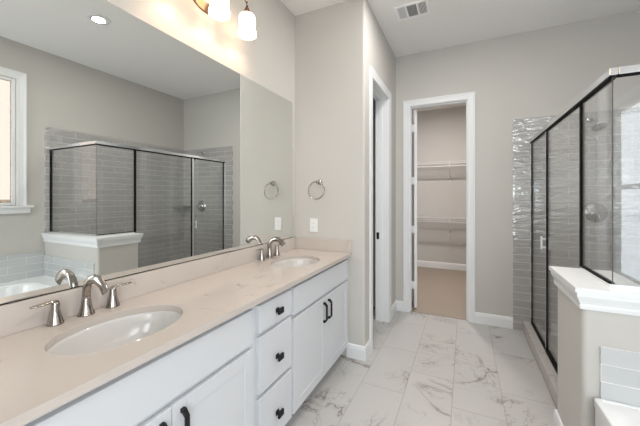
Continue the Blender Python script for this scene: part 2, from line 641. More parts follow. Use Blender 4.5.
# doorway to the dark toilet room
d1 = struct_root('door_1', (XS, DY0, 0))
bm = bm_new()
casing(bm, 'X', DY0 + JT, DY1 - JT, DZ - JT, XS, 1)
casing(bm, 'X', DY0 + JT, DY1 - JT, DZ - JT, XS - TD, -1)
obj('casing', bm, TRIM, d1)
bm = boxes((XS - TD, XS, DY0, DY0 + JT, 0, DZ), (XS - TD, XS, DY1 - JT, DY1, 0, DZ), (XS - TD, XS, DY0 + JT, DY1 - JT, DZ - JT, DZ),
           (XS - 0.095, XS - 0.062, DY0 + JT, DY0 + JT + 0.011, 0, DZ - JT), (XS - 0.095, XS - 0.062, DY1 - JT - 0.011, DY1 - JT, 0, DZ - JT),
           (XS - 0.095, XS - 0.062, DY0 + JT + 0.011, DY1 - JT - 0.011, DZ - JT - 0.011, DZ - JT))
obj('jamb', bm, TRIM, d1)
bm = boxes((XS - 0.128, XS - 0.096, DY1 - JT - 0.0025, DY1 - JT, 0.900, 0.975))
add_box(bm, XS - 0.118, XS - 0.104, DY1 - JT - 0.005, DY1 - JT, 0.920, 0.955)
o = obj('strike_plate', bm, BLACK, d1)
o['label'] = 'small black strike plate on the white jamb'
# its unseen door leaf, set barely ajar to keep light out of the room
bm = bm_new()
add_box(bm, -0.605, -0.01, -0.0175, 0.0175, 0.012, DZ - 0.012, bev=0.002)
bmesh.ops.transform(bm, matrix=Matrix.Translation((XS - TD - 0.02, DY0 + JT + 0.02, 0)) @ Matrix.Rotation(math.radians(-73), 4, 'Z'), verts=bm.verts)
obj('door_leaf', bm, TRIM, d1)

# closet doorway
d2 = struct_root('door_2', (CX0, YF, 0))
bm = bm_new()
casing(bm, 'Y', CX0 + JT, CX1 - JT, CZ - JT, YF, -1, wd=0.076)
casing(bm, 'Y', CX0 + JT, CX1 - JT, CZ - JT, YF + TH, 1)
obj('casing', bm, TRIM, d2)
bm = boxes((CX0, CX0 + JT, YF, YF + TH, 0.004, CZ), (CX1 - JT, CX1, YF, YF + TH, 0.004, CZ), (CX0 + JT, CX1 - JT, YF, YF + TH, CZ - JT, CZ),
           (CX0 + JT, CX0 + JT + 0.009, YF + 0.030, YF + 0.060, 0.004, CZ - JT), (CX1 - JT - 0.009, CX1 - JT, YF + 0.030, YF + 0.060, 0.004, CZ - JT),
           (CX0 + JT + 0.009, CX1 - JT - 0.009, YF + 0.030, YF + 0.060, CZ - JT - 0.011, CZ - JT))
obj('jamb', bm, TRIM, d2)
# leaf swung wide open into the closet: its hinge edge shows
LM = Matrix.Translation((0.903, YF + TH + 0.035, 0)) @ Matrix.Rotation(math.radians(105), 4, 'Z')
bm = bm_new()
add_box(bm, 0.0, 0.595, 0.0, 0.034, 0.014, CZ - 0.012, bev=0.002)
for (z0, z1) in ((0.25, 1.05), (1.20, 2.25)):
    add_box(bm, 0.11, 0.45, -0.003, 0.001, z0, z1)
bmesh.ops.transform(bm, matrix=LM, verts=bm.verts)
leaf = obj('door_leaf', bm, TRIM, d2)
for hz in (0.295, 0.972, 1.563, 2.20):
    bm = bm_new()
    add_lathe(bm, [(0.0, 0.0), (0.006, 0.0), (0.006, 0.09), (0.0, 0.09)], (0.856, YF + TH + 0.014, hz - 0.045), n=12)
    add_box(bm, 0.8420, 0.878, YF + TH + 0.010, YF + TH + 0.024, hz - 0.045, hz + 0.045)
    obj('hinge', bm, TRIM, leaf)

# window in the right wall
w1 = struct_root('window_1', (XR, WY0, WZ0))
bm = bm_new()
casing(bm, 'X', WY0 - 0.0, WY1 + 0.0, WZ1, XR, -1, wd=0.085, t=0.020, z0=WZ0)
obj('casing', bm, TRIM, w1)
bm = bm_new()
add_box(bm, XR - 0.045, XR + 0.05, WY0 - 0.09, WY1 + 0.14, WZ0 - 0.024, WZ0, bev=0.004)
add_prism(bm, [(XR - 0.020, WZ0 - 0.085), (XR, WZ0 - 0.085), (XR, WZ0 - 0.024), (XR - 0.034, WZ0 - 0.024), (XR - 0.028, WZ0 - 0.045)], 'Y', WY0 - 0.085, WY1 + 0.115)
obj('window_sill', bm, TRIM, w1)
bm = bm_new()
g = 0.030
a, b = XR + 0.006, XR + 0.050
add_box(bm, a, b, WY0, WY0 + g, WZ0, WZ1, bev=0.004)
add_box(bm, a, b, WY1 - g, WY1, WZ0, WZ1, bev=0.004)
add_box(bm, a, b, WY0 + g, WY1 - g, WZ0, WZ0 + g, bev=0.004)
add_box(bm, a, b, WY0 + g, WY1 - g, WZ1 - g, WZ1, bev=0.004)
obj('window_frame', bm, TRIM, w1)
obj('pane', boxes((XR + 0.014, XR + 0.020, WY0 + g - 0.004, WY1 - g + 0.004, WZ0 + g - 0.004, WZ1 - g + 0.004)), PANE, w1)

w2 = struct_root('added_window_2', (XR, VY0, VZ0))  # unseen tall window, added for daylight and its reflection in the shower glass
bm = bm_new()
casing(bm, 'X', VY0, VY1, VZ1, XR, -1, z0=VZ0 - 0.02)
add_box(bm, XR - 0.018, XR, VY0 - 0.083, VY1 + 0.083, VZ0 - 0.10, VZ0 - 0.02)
obj('casing', bm, TRIM, w2)
bm = bm_new()
g = 0.045
add_box(bm, XR + 0.03, XR + 0.07, VY0, VY0 + g, VZ0, VZ1)
add_box(bm, XR + 0.03, XR + 0.07, VY1 - g, VY1, VZ0, VZ1)
add_box(bm, XR + 0.03, XR + 0.07, VY0 + g, VY1 - g, VZ0, VZ0 + g)
add_box(bm, XR + 0.03, XR + 0.07, VY0 + g, VY1 - g, VZ1 - g, VZ1)
add_box(bm, XR + 0.03, XR + 0.07, VY0 + g, VY1 - g, 1.45, 1.50)
obj('window_frame', bm, TRIM, w2)
obj('pane', boxes((XR + 0.045, XR + 0.051, VY0 + 0.04, VY1 - 0.04, VZ0 + 0.04, VZ1 - 0.04)), glass_mat('clear_window_glass', (0.97, 0.98, 0.98)), w2)
# neighbour's wall and ground outside
o = obj('garden_wall', boxes((6.0, 6.2, -4.0, 7.0, -0.3, 1.32)), STUCCO)
o['kind'] = 'structure'
o = obj('ground', boxes((XR + TH, 9.0, -4.0, 7.0, -0.4, -0.3)), GROUND)
o['kind'] = 'structure'

# ---------------------------------------------------------------- vanity
FX = 0.514      # face frame front
DT = 0.022      # door thickness
ZB, ZT = 0.10, 0.862


def shaker(bm, y0, y1, z0, z1, st=0.058):
    x0, x1 = FX + 0.0005, FX + DT
    add_box(bm, x0, x1, y0, y0 + st, z0, z1, bev=0.0015)
    add_box(bm, x0, x1, y1 - st, y1, z0, z1, bev=0.0015)
    add_box(bm, x0, x1, y0 + st, y1 - st, z0, z0 + st, bev=0.0015)
    add_box(bm, x0, x1, y0 + st, y1 - st, z1 - st, z1, bev=0.0015)
    add_box(bm, x0, x1 - 0.004, y0 + st - 0.002, y1 - st + 0.002, z0 + st - 0.002, z1 - st + 0.002)


def carcass(y0, y1, rails, mids=()):
    bm = bm_new()
    t = 0.018
    add_box(bm, 0.004, FX - 0.02, y0, y0 + t, ZB, ZT)
    add_box(bm, 0.004, FX - 0.02, y1 - t, y1, ZB, ZT)
    add_box(bm, 0.004, FX - 0.02, y0 + t, y1 - t, ZB, ZB + t)
    add_box(bm, 0.004, 0.012, y0 + t, y1 - t, ZB + t, ZT)
    # face frame
    add_box(bm, FX - 0.02, FX, y0, y0 + 0.03, ZB, ZT)
    add_box(bm, FX - 0.02, FX, y1 - 0.03, y1, ZB, ZT)
    for (z0, z1) in rails:
        add_box(bm, FX - 0.02, FX, y0 + 0.03, y1 - 0.03, z0, z1)
    for (a, b, z0, z1) in mids:
        add_box(bm, FX - 0.02, FX, a, b, z0, z1)
    return bm


def bar_pull(y, z0, z1):
    bm = bm_new()
    x = FX + DT
    for z in (z0, z1):
        add_box(bm, x, x + 0.022, y - 0.006, y + 0.006, z - 0.007, z + 0.007, bev=0.001)
    pts = [(x + 0.017, z0 - 0.008), (x + 0.017, z1 + 0.008), (x + 0.026, z1 + 0.004), (x + 0.031, z1 - 0.022), (x + 0.031, z0 + 0.022), (x + 0.026, z0 - 0.004)]
    add_prism(bm, pts[:2] + pts[2:], 'Y', y - 0.006, y + 0.006)
    return bm


def pull_mesh(y, z0, z1):
    bm = bm_new()
    x = FX + DT
    zc, hh = (z0 + z1) / 2, (z1 - z0) / 2
    outer = [(x, -hh), (x + 0.014, -hh), (x + 0.030, -hh + 0.020), (x + 0.030, hh - 0.020), (x + 0.014, hh), (x, hh)]
    inner = [(x, hh - 0.014), (x + 0.010, hh - 0.014), (x + 0.021, hh - 0.026), (x + 0.021, -hh + 0.026), (x + 0.010, -hh + 0.014), (x, -hh + 0.014)]
    for k in range(5):
        q = [outer[k], outer[k + 1], inner[4 - k], inner[5 - k]]
        add_prism(bm, [(a, zc + b) for a, b in q], 'Y', y - 0.0075, y + 0.0075)
    bmesh.ops.remove_doubles(bm, verts=bm.verts, dist=1e-5)
    return bm


def sink_cabinet(y0, y1, dy0, dy1, label, grp='sink cabinets of the vanity'):
    t = thing('sink_cabinet', label, 'cabinet', (0.26, (y0 + y1) / 2, 0), grp)
    mid = (dy0 + dy1) / 2
    obj('body', carcass(y0, y1, [(ZB, ZB + 0.03), (0.635, 0.70), (ZT - 0.04, ZT)], [(mid - 0.02, mid + 0.02, ZB + 0.03, 0.635)]), CAB, t)
    bm = bm_new()
    add_box(bm, FX + 0.0005, FX + DT, dy0, dy1, 0.680, 0.838, bev=0.0015)
    obj('false_drawer_front', bm, CAB, t)
    for (a, b, py) in ((dy0, mid - 0.0015, mid - 0.040), (mid + 0.0015, dy1, mid + 0.040)):
        bm = bm_new()
        shaker(bm, a, b, 0.108, 0.656)
        d = obj('door', bm, CAB, t)
        p = obj('pull', pull_mesh(py, 0.488, 0.628), BLACK, d)
        p['label'] = 'black bar pull'
    obj('toe_kick', boxes((0.43, 0.445, y0, y1, 0.0, ZB)), CAB, t)
    return t


V0, V1, V2, V3 = 0.235, 1.160, 1.494, YS - 0.001
sink_cabinet(V0, V1, 0.268, 1.138, 'white sink cabinet with black bar pulls under the nearer sink, at the bottom left')
sink_cabinet(V2, V3, 1.506, 2.404, 'white sink cabinet with two black bar pulls under the farther sink, against the end wall')
t = thing('drawer_cabinet', 'white three drawer cabinet with black knobs between the two sink cabinets', 'cabinet', (0.26, (V1 + V2) / 2, 0))
obj('body', carcass(V1, V2, [(ZB, ZB + 0.03), (0.375, 0.42), (0.665, 0.72), (ZT - 0.04, ZT)]), CAB, t)
for (z0, z1, kz) in ((0.706, 0.838, 0.770), (0.408, 0.682, 0.528), (0.108, 0.384, 0.232)):
    bm = bm_new()
    add_box(bm, FX + 0.0005, FX + DT, 1.182, 1.484, z0, z1, bev=0.0015)
    d = obj('drawer', bm, CAB, t)
    bm = bm_new()
    add_box(bm, FX + DT, FX + DT + 0.004, 1.335 - 0.012, 1.335 + 0.012, kz - 0.012, kz + 0.012)
    add_box(bm, FX + DT + 0.003, FX + DT + 0.020, 1.335 - 0.008, 1.335 + 0.008, kz - 0.008, kz + 0.008)
    add_box(bm, FX + DT + 0.018, FX + DT + 0.030, 1.335 - 0.023, 1.335 + 0.023, kz - 0.015, kz + 0.015, bev=0.0015)
    k = obj('knob', bm, BLACK, d)
    k['label'] = 'black rectangular knob'
obj('toe_kick', boxes((0.43, 0.445, V1, V2, 0.0, ZB)), CAB, t)

# countertop with two oval cut-outs
SINKS = ((0.292, 0.690), (0.292, 1.950))
SA, SB_ = 0.165, 0.222        # half width (x) and half length (y)
CT0, CT1 = 0.864, 0.890


def slab_with_holes(x0, x1, y0, y1, z0, z1, holes, n=56):
    t = bmesh.new()
    outer = [(x0, y0), (x1, y0), (x1, y1), (x0, y1)]
    loops = [outer] + [[(cx + SA * math.cos(2 * PI * k / n), cy + SB_ * math.sin(2 * PI * k / n)) for k in range(n)] for cx, cy in holes]
    edges = []
    lv = []
    for lp in loops:
        vs = [t.verts.new((x, y, z1)) for x, y in lp]
        lv.append(vs)
        for a, b in zip(vs, vs[1:] + vs[:1]):
            edges.append(t.edges.new((a, b)))
    bmesh.ops.triangle_fill(t, use_beauty=True, use_dissolve=False, edges=edges)
    top = t.faces[:]
    mp = {}
    for v in t.verts[:]:
        mp[v] = t.verts.new((v.co.x, v.co.y, z0))
    for f in top:
        t.faces.new([mp[v] for v in reversed(f.verts)])
    for vs in lv:
        for a, b in zip(vs, vs[1:] + vs[:1]):
            t.faces.new((a, b, mp[b], mp[a]))
    bmesh.ops.recalc_face_normals(t, faces=t.faces)
    return t


bm = bm_new()
merge(bm, slab_with_holes(0.001, 0.556, 0.215, YS - 0.001, CT0, CT1, SINKS))
tag(obj('countertop', bm, QUARTZ, None, (0.28, 1.335, CT0)), 'long cream quartz countertop with two oval sinks on the white cabinets', 'countertop')
tag(obj('backsplash', boxes((0.001, 0.021, 0.215, YS - 0.001, CT1, 0.995), bev=0.0015), QUARTZ, None, (0.011, 1.32, CT1)),
    'low cream quartz backsplash along the left wall below the mirror', 'backsplash')
tag(obj('side_splash', boxes((0.0215, 0.562, YS - 0.021, YS - 0.001, CT1, 0.995), bev=0.0015), QUARTZ, None, (0.29, YS - 0.011, CT1)),
    'short cream quartz side splash on the end wall below the outlet', 'side splash')


def sink(cx, cy, label):
    t = thing('sink', label, 'sink', (cx, cy, CT0 - 0.16), 'undermount sinks in the vanity')
    prof = [(1.07, -0.0005), (1.0, -0.0005), (0.985, -0.012), (0.955, -0.040), (0.90, -0.075), (0.80, -0.108), (0.64, -0.132), (0.42, -0.145), (0.20, -0.150), (0.12, -0.151)]
    outer = [(0.12, -0.160), (0.45, -0.157), (0.70, -0.145), (0.88, -0.118), (0.98, -0.080), (1.03, -0.040), (1.06, -0.012), (1.07, -0.010), (1.07, -0.0005)]
    bm = bm_new()
    add_lathe(bm, prof + outer, (cx, cy, CT0), n=56, closed_ends=False, scale=(SA, SB_))
    obj('bowl', bm, PORC, t)
    bm = bm_new()
    add_lathe(bm, [(0.0, -0.146), (0.014, -0.146), (0.020, -0.1475), (0.023, -0.149), (0.023, -0.158), (0.0, -0.158)], (cx, cy, CT0), n=24)
    d = obj('drain', bm, NICKEL, t)
    d['label'] = 'round metal drain'
    return t


sink(*SINKS[0], 'oval white undermount sink nearest the camera, in the left of the countertop')
sink(*SINKS[1], 'oval white undermount sink at the far end of the countertop beside the end wall')


def faucet(fx, fy, label):
    z = CT1
    t = thing('faucet', label, 'faucet', (fx, fy, z), 'widespread faucets behind the sinks')
    bm = bm_new()
    add_lathe(bm, [(0.0, 0.0), (0.029, 0.0), (0.029, 0.004), (0.027, 0.008), (0.023, 0.020), (0.0185, 0.040), (0.0160, 0.062), (0.0150, 0.075), (0.0, 0.075)], (fx, fy, z), n=28)
    pts, rr, fl = [], [], []
    ctrl = [(0.0, 0.070), (0.001, 0.092), (0.005, 0.112), (0.015, 0.130), (0.032, 0.144), (0.056, 0.150), (0.080, 0.147), (0.102, 0.137), (0.118, 0.124), (0.130, 0.109)]
    for q, (a, b) in enumerate(ctrl):
        u = max(0.0, (q - 2) / 7.0)
        pts.append((fx + a, fy, z + b)); rr.append(0.0150)
        fl.append((1.0 + 0.60 * u, 1.0 - 0.50 * u))
    add_tube(bm, pts, rr, n=20, flat=fl)
    add_lathe(bm, [(0.0, 0.0), (0.0025, 0.0), (0.0025, 0.055), (0.0045, 0.058), (0.0045, 0.064), (0.0, 0.066)], (fx - 0.0185, fy, z + 0.045), n=10)
    obj('spout', bm, NICKEL, t)
    for s in (-1, 1):
        hy = fy + s * 0.102
        bm = bm_new()
        add_lathe(bm, [(0.0, 0.0), (0.026, 0.0), (0.026, 0.004), (0.0245, 0.008), (0.0215, 0.022), (0.0165, 0.042), (0.0138, 0.060), (0.0138, 0.074), (0.0120, 0.082), (0.0, 0.085)], (fx, hy, z), n=28)
        hd = obj('handle', bm, NICKEL, t)
        bm = bm_new()
        lp = [(fx, hy - s * 0.006, z + 0.080), (fx + 0.002, hy + s * 0.014, z + 0.086), (fx + 0.004, hy + s * 0.032, z + 0.086), (fx + 0.006, hy + s * 0.056, z + 0.085), (fx + 0.007, hy + s * 0.075, z + 0.085)]
        add_tube(bm, lp, [0.010, 0.0095, 0.0090, 0.0100, 0.007], n=14, flat=[(1, 0.8), (1.0, 0.6), (1.15, 0.5), (1.1, 0.45), (1.0, 0.45)])
        obj('lever', bm, NICKEL, hd)
    return t


faucet(0.051, 0.690, 'polished nickel two handle faucet behind the nearer sink')
faucet(0.051, 1.958, 'polished nickel two handle faucet behind the farther sink, near the end wall')

# mirror
m_ = thing('wall_mirror', 'large frameless wall mirror above the vanity backsplash on the left wall', 'mirror', (0.0, 1.32, 1.003))
bm = boxes((0.0045, 0.0065, 0.260, 2.374, 0.9995, 2.226))
obj('mirror_glass', bm, MIRROR, m_)
obj('bottom_channel', boxes((0.0005, 0.0068, 0.260, 2.374, 0.9955, 0.9985)), GASKET, m_)
obj('backing', boxes((0.0005, 0.0045, 0.2595, 2.3745, 0.9990, 2.2275)), GASKET, m_)

# vanity light: oval plate, a bar with three arms, opal shades
LY, LX = 1.346, 0.125
vl = thing('vanity_light', 'bronze three shade bath light with lit white glass shades on the wall above the mirror', 'light fixture', (0.0, LY, 2.45))
bm = bm_new()
add_lathe(bm, [(0.0, 0.0), (0.100, 0.0), (0.100, 0.006), (0.092, 0.012), (0.078, 0.014), (0.070, 0.020), (0.0, 0.022)], (0.0005, LY, 2.585), n=48, matrix=Matrix.Rotation(PI / 2, 4, 'Y') @ Matrix.Rotation(PI / 2, 4, 'Z') @ Matrix.Diagonal((1.25, 1.0, 1.0, 1.0)))
obj('back_plate', bm, BRONZE, vl)
bm = bm_new()
add_tube(bm, [(0.018, LY, 2.625), (0.045, LY, 2.650), (0.075, LY, 2.672), (0.100, LY, 2.682), (LX, LY, 2.680)], 0.008, n=12)
add_tube(bm, [(LX, LY - 0.250, 2.648), (LX, LY - 0.235, 2.660), (LX, LY - 0.12, 2.676), (LX, LY, 2.680), (LX, LY + 0.12, 2.676), (LX, LY + 0.235, 2.660), (LX, LY + 0.250, 2.648)], 0.0065, n=12)
obj('arm', bm, BRONZE, vl)
for k in (-1, 0, 1):
    sy = LY + k * 0.250
    ztop = 2.580
    bm = bm_new()
    add_lathe(bm, [(0.0, 0.085 if k == 0 else 0.056), (0.007, 0.085 if k == 0 else 0.056), (0.007, 0.040), (0.016, 0.034), (0.020, 0.020), (0.020, 0.012), (0.027, 0.008), (0.027, -0.004), (0.0, -0.004)], (LX, sy, ztop), n=24)
    obj('socket_cup', bm, BRONZE, vl)
    bm = bm_new()
    R_ = 0.052
    R_ = 0.054
    out = [(0.024, -0.003), (0.038, -0.006), (0.048, -0.014), (0.053, -0.026), (R_, -0.042), (R_, -0.100), (0.056, -0.112), (0.060, -0.120), (0.062, -0.136), (0.060, -0.146)]
    inn = [(0.057, -0.146), (0.057, -0.134), (0.053, -0.114), (0.051, -0.100), (0.051, -0.045), (0.048, -0.028), (0.042, -0.018), (0.032, -0.011), (0.024, -0.008)]
    add_lathe(bm, out + inn + [out[0]], (LX, sy, ztop), n=36, closed_ends=False)
    s_ = obj('shade', bm, SHADE, vl)
    s_['label'] = 'lit white opal glass shade'
    bm = bm_new()
    add_lathe(bm, [(0.0, -0.012), (0.013, -0.012), (0.013, -0.030), (0.020, -0.038), (0.020, -0.050), (0.018, -0.060), (0.0, -0.062)], (LX, sy, ztop), n=20)
    obj('bulb', bm, SHADE, s_)
    l = bpy.data.lights.new('bulb_lamp', 'POINT')
    l.shadow_soft_size = 0.02
    l.energy = BULB_W
    l.color = (1.0, 0.68, 0.44)
    o = bpy.data.objects.new('bulb_lamp', l)
    C.objects.link(o)
    o.parent = s_
    o.location = Vector((LX, sy, ztop - 0.088)) - ROOT[s_.name]


# recessed can lights
def can(x, y, label):
    t = thing('recessed_light', label, 'ceiling light', (x, y, H), 'recessed ceiling lights')
    bm = bm_new()
    add_lathe(bm, [(0.050, -0.001), (0.050, -0.006), (0.088, -0.006), (0.094, -0.001), (0.050, -0.001)], (x, y, H), n=40, closed_ends=False)
    obj('trim_ring', bm, PLASTIC, t)
    bm = bm_new()
    add_lathe(bm, [(0.0, -0.001), (0.050, -0.001), (0.050, -0.004), (0.0, -0.004)], (x, y, H), n=40)
    obj('lens', bm, CANLENS, t)
    l = bpy.data.lights.new('can_lamp', 'AREA')
    l.shape = 'DISK'
    l.size = 0.098
    l.energy = CAN_W
    l.color = (1.0, 0.97, 0.93)
    o = bpy.data.objects.new('can_lamp', l)
    C.objects.link(o)
    o.parent = t
    o.location = (0, 0, -0.012)


can(1.71, 1.67, 'lit round recessed light in the ceiling, seen reflected at the top of the mirror')
can(1.71, -0.30, 'lit round recessed light added in the ceiling behind the camera')  # added to brighten the room from behind the camera
can(1.20, 2.35, 'lit round recessed light added out of view in the ceiling in front of the two doorways')  # added out of view to brighten the far end

# ceiling vent
x0, x1, y0, y1 = 0.856, 1.146, 2.700, 2.926
vt = thing('ceiling_vent', 'white three section air vent in the ceiling above the doorways', 'vent', ((x0 + x1) / 2, (y0 + y1) / 2, H))
bm = bm_new()
e = 0.024
zf = H - 0.010
secs = [(x0 + e, x0 + 0.090), (x0 + 0.104, x0 + 0.186), (x0 + 0.200, x1 - e)]
add_box(bm, x0, x1, y0, y0 + e, zf, H - 0.0005, bev=0.002)
add_box(bm, x0, x1, y1 - e, y1, zf, H - 0.0005, bev=0.002)
xs = [x0] + [v for s in secs for v in s] + [x1]
for a, b in zip(xs[0::2], xs[1::2]):
    add_box(bm, a, b, y0 + e, y1 - e, zf, H - 0.0005)
VENTW = pmat('white_vent_enamel', (0.93, 0.93, 0.93), 0.4)
obj('frame', bm, VENTW, vt)
obj('backing', boxes((x0 + 0.01, x1 - 0.01, y0 + 0.01, y1 - 0.01, H - 0.0012, H - 0.0004)), pmat('grey_vent_inside', (0.34, 0.34, 0.34), 0.7), vt)
for i, (a, b) in enumerate(secs):
    bm = bm_new()
    n = 6
    if i == 1:
        nn = 13
        for k in range(nn):
            yy = y0 + e + (y1 - y0 - 2 * e) * (k + 0.5) / nn
            add_prism(bm, [(yy - 0.004, H - 0.009), (yy - 0.003, H - 0.009), (yy + 0.004, H - 0.002), (yy + 0.003, H - 0.002)], 'X', a, b)
    else:
        for k in range(n):
            xx = a + (b - a) * (k + 0.5) / n
            sg = 1 if i == 0 else -1
            add_prism(bm, [(xx - sg * 0.004, H - 0.009), (xx - sg * 0.003, H - 0.009), (xx + sg * 0.004, H - 0.002), (xx + sg * 0.003, H - 0.002)], 'Y', y0 + e, y1 - e)
    obj('louvre', bm, VENTW, vt)

# towel ring on the end wall
rx, rz = 0.256, 1.497
tr = thing('towel_ring', 'chrome towel ring hanging on the wall at the end of the vanity', 'towel ring', (rx, YS, rz))
bm = bm_new()
add_lathe(bm, [(0.0, 0.0), (0.024, 0.0), (0.024, 0.006), (0.018, 0.012), (0.010, 0.020), (0.009, 0.040), (0.013, 0.046), (0.013, 0.058), (0.0, 0.062)], (rx, YS, rz), n=28, matrix=Matrix.Rotation(PI / 2, 4, 'X'))
obj('post', bm, NICKEL, tr)
bm = bm_new()
R_ = 0.078
cz = rz - R_ + 0.004
add_tube(bm, [(rx - 0.010 + R_ * math.cos(a), YS - 0.052 + 0.010 * math.sin(a), cz + R_ * math.sin(a)) for a in [2 * PI * k / 48 for k in range(48)]], 0.0055, n=10, closed=True)
obj('ring', bm, NICKEL, tr)

# outlet on the end wall
px, pz = 0.197, 1.110
ot = thing('wall_outlet', 'white outlet plate on the end wall below the towel ring', 'outlet', (px, YS, pz - 0.06))
obj('cover_plate', boxes((px - 0.038, px + 0.038, YS - 0.006, YS - 0.0003, pz - 0.060, pz + 0.060), bev=0.002), PLASTIC, ot)
bm = bm_new()
add_box(bm, px - 0.017, px + 0.017, YS - 0.008, YS - 0.005, pz - 0.034, pz + 0.034, bev=0.001)
rc = obj('receptacle', bm, PLASTIC, ot)
bm = bm_new()
bm.free()
for zz in (-0.020, 0.020):
    for q in (-1, 1):
        obj('slot', boxes((px + q * 0.006 - 0.001, px + q * 0.006 + 0.001, YS - 0.0085, YS - 0.0075, pz + zz - 0.004, pz + zz + 0.004)), DARK, rc)

# ---------------------------------------------------------------- shower enclosure
GX, GY, GZ = 2.037, 1.826, 1.918
P2, P3 = 3.040, 2.232       # posts along the front line
GT = 0.004
se = thing('shower_enclosure', 'corner glass shower enclosure with polished metal rails standing on curb and half wall', 'shower enclosure', (GX, 2.7, 0.10))
bm = bm_new()
add_box(bm, GX - 0.016, GX + 0.016, GY - 0.016, YF - 0.0105, GZ, GZ + 0.034, bev=0.003)
add_box(bm, GX + 0.016, XR - 0.0105, GY - 0.016, GY + 0.016, GZ, GZ + 0.034, bev=0.003)
obj('header_rail', bm, RAILM, se)
bm = bm_new()
add_box(bm, GX - 0.014, GX + 0.014, GY + 0.010, YF - 0.0105, GZ - 0.012, GZ)
add_box(bm, GX + 0.014, XR - 0.0105, GY - 0.010, GY + 0.010, GZ - 0.008, GZ)
o = obj('header_gasket', bm, GASKET, se)
o['label'] = 'black strip under the rail'
bm = bm_new()
add_box(bm, GX - 0.010, GX + 0.010, YF - 0.034, YF - 0.0105, 0.10, GZ - 0.012)
obj('wall_jamb', bm, RAILM, se)
obj('jamb_gasket', boxes((GX - 0.009, GX + 0.009, YF - 0.042, YF - 0.034, 0.115, GZ - 0.012)), GASKET, se)
bm = bm_new()
add_box(bm, GX - 0.010, GX + 0.010, P2 - 0.001, P2 + 0.022, 0.10, GZ - 0.012)
po = obj('post', bm, RAILM, se)
obj('post_gasket', boxes((GX - 0.010, GX + 0.010, P2 - 0.010, P2 - 0.001, 0.10, GZ - 0.012)), GASKET, po)
po = obj('post', boxes((GX - 0.009, GX + 0.009, P3 - 0.012, P3 + 0.008, 0.10, GZ - 0.012)), GASKET, se)
po['label'] = 'black post at the end of the half wall'
bm = bm_new()
add_box(bm, GX - 0.016, GX + 0.016, P3 + 0.008, P2 - 0.012, 0.10, 0.120)
add_box(bm, GX - 0.014, GX + 0.014, P2 + 0.022, YF - 0.042, 0.10, 0.112)
obj('bottom_rail', bm, GASKET, se)
bm = bm_new()
add_box(bm, GX - 0.012, GX + 0.012, GY + 0.004, P3 - 0.012, CZT + 0.0005, CZT + 0.012)
add_box(bm, GX - 0.012, XR - 0.0105, GY - 0.012, GY + 0.004, CZT + 0.0005, CZT + 0.014)
obj('cap_rail', bm, RAILM, se)
obj('cap_gasket', boxes((GX - 0.010, GX + 0.010, GY + 0.008, P3 - 0.012, CZT + 0.012, CZT + 0.020)), GASKET, se)
obj('corner_gasket', boxes((XR - 0.026, XR - 0.0105, GY - 0.010, GY + 0.010, CZT + 0.014, GZ - 0.008)), GASKET, se)
gb = boxes((GX - GT, GX + GT, P2 + 0.024, YF - 0.044, 0.118, GZ - 0.016))
dr = obj('glass_door', gb, GLASS, se)
obj('door_sweep', boxes((GX - 0.006, GX + 0.006, P2 + 0.024, YF - 0.044, 0.1135, 0.118)), GASKET, dr)
bm = bm_new()
py = P2 + 0.050
for zz in (0.945, 1.015):
    add_box(bm, GX - 0.026, GX - GT, py - 0.006, py + 0.006, zz - 0.006, zz + 0.006)
add_box(bm, GX - 0.036, GX - 0.024, py - 0.009, py + 0.009, 0.925, 1.035, bev=0.003)
pl = obj('pull', bm, PLASTIC, dr)
pl['label'] = 'white door pull'
obj('glass_panel', boxes((GX - GT, GX + GT, P3 + 0.008, P2 - 0.012, 0.120, GZ - 0.012)), GLASS, se)
obj('glass_panel', boxes((GX - GT, GX + GT, GY + GT + 0.001, P3 - 0.012, CZT + 0.020, GZ - 0.012)), GLASS, se)
obj('glass_panel', boxes((GX - GT, XR - 0.026, GY - GT, GY + GT, CZT + 0.014, GZ - 0.008)), GLASS, se)

o = obj('corner_glass_edge', boxes((GX - 0.0040, GX - 0.0005, GY - 0.0065, GY - 0.0042, CZT + 0.014, GZ - 0.008)), pmat('grey_glass_edge', (0.05, 0.055, 0.055), 0.5), se)  # thin dark strip drawn as the edge of the corner glass

# shower head, valve, corner shelf
sx, sz = 2.49, 2.094
sh = thing('wall_shower', 'chrome shower head on a short arm on the far tiled wall', 'shower head', (sx, YF - 0.01, sz))
bm = bm_new()
add_lathe(bm, [(0.0, 0.0), (0.030, 0.0), (0.029, 0.006), (0.016, 0.014), (0.0, 0.016)], (sx, YF - 0.0105, sz), n=28, matrix=Matrix.Rotation(PI / 2, 4, 'X'))
add_tube(bm, [(sx, YF - 0.012, sz), (sx, YF - 0.06, sz + 0.004), (sx, YF - 0.12, sz - 0.008), (sx, YF - 0.165, sz - 0.034), (sx, YF - 0.185, sz - 0.058)], 0.0105, n=14)
obj('arm', bm, CHROME, sh)
bm = bm_new()
hm = Matrix.Rotation(math.radians(140), 4, 'X')
add_lathe(bm, [(0.0, -0.008), (0.014, -0.008), (0.016, 0.008), (0.018, 0.022), (0.038, 0.044), (0.052, 0.062), (0.052, 0.072), (0.046, 0.076), (0.0, 0.076)], (sx, YF - 0.188, sz - 0.062), n=32, matrix=hm)
obj('head', bm, CHROME, sh)

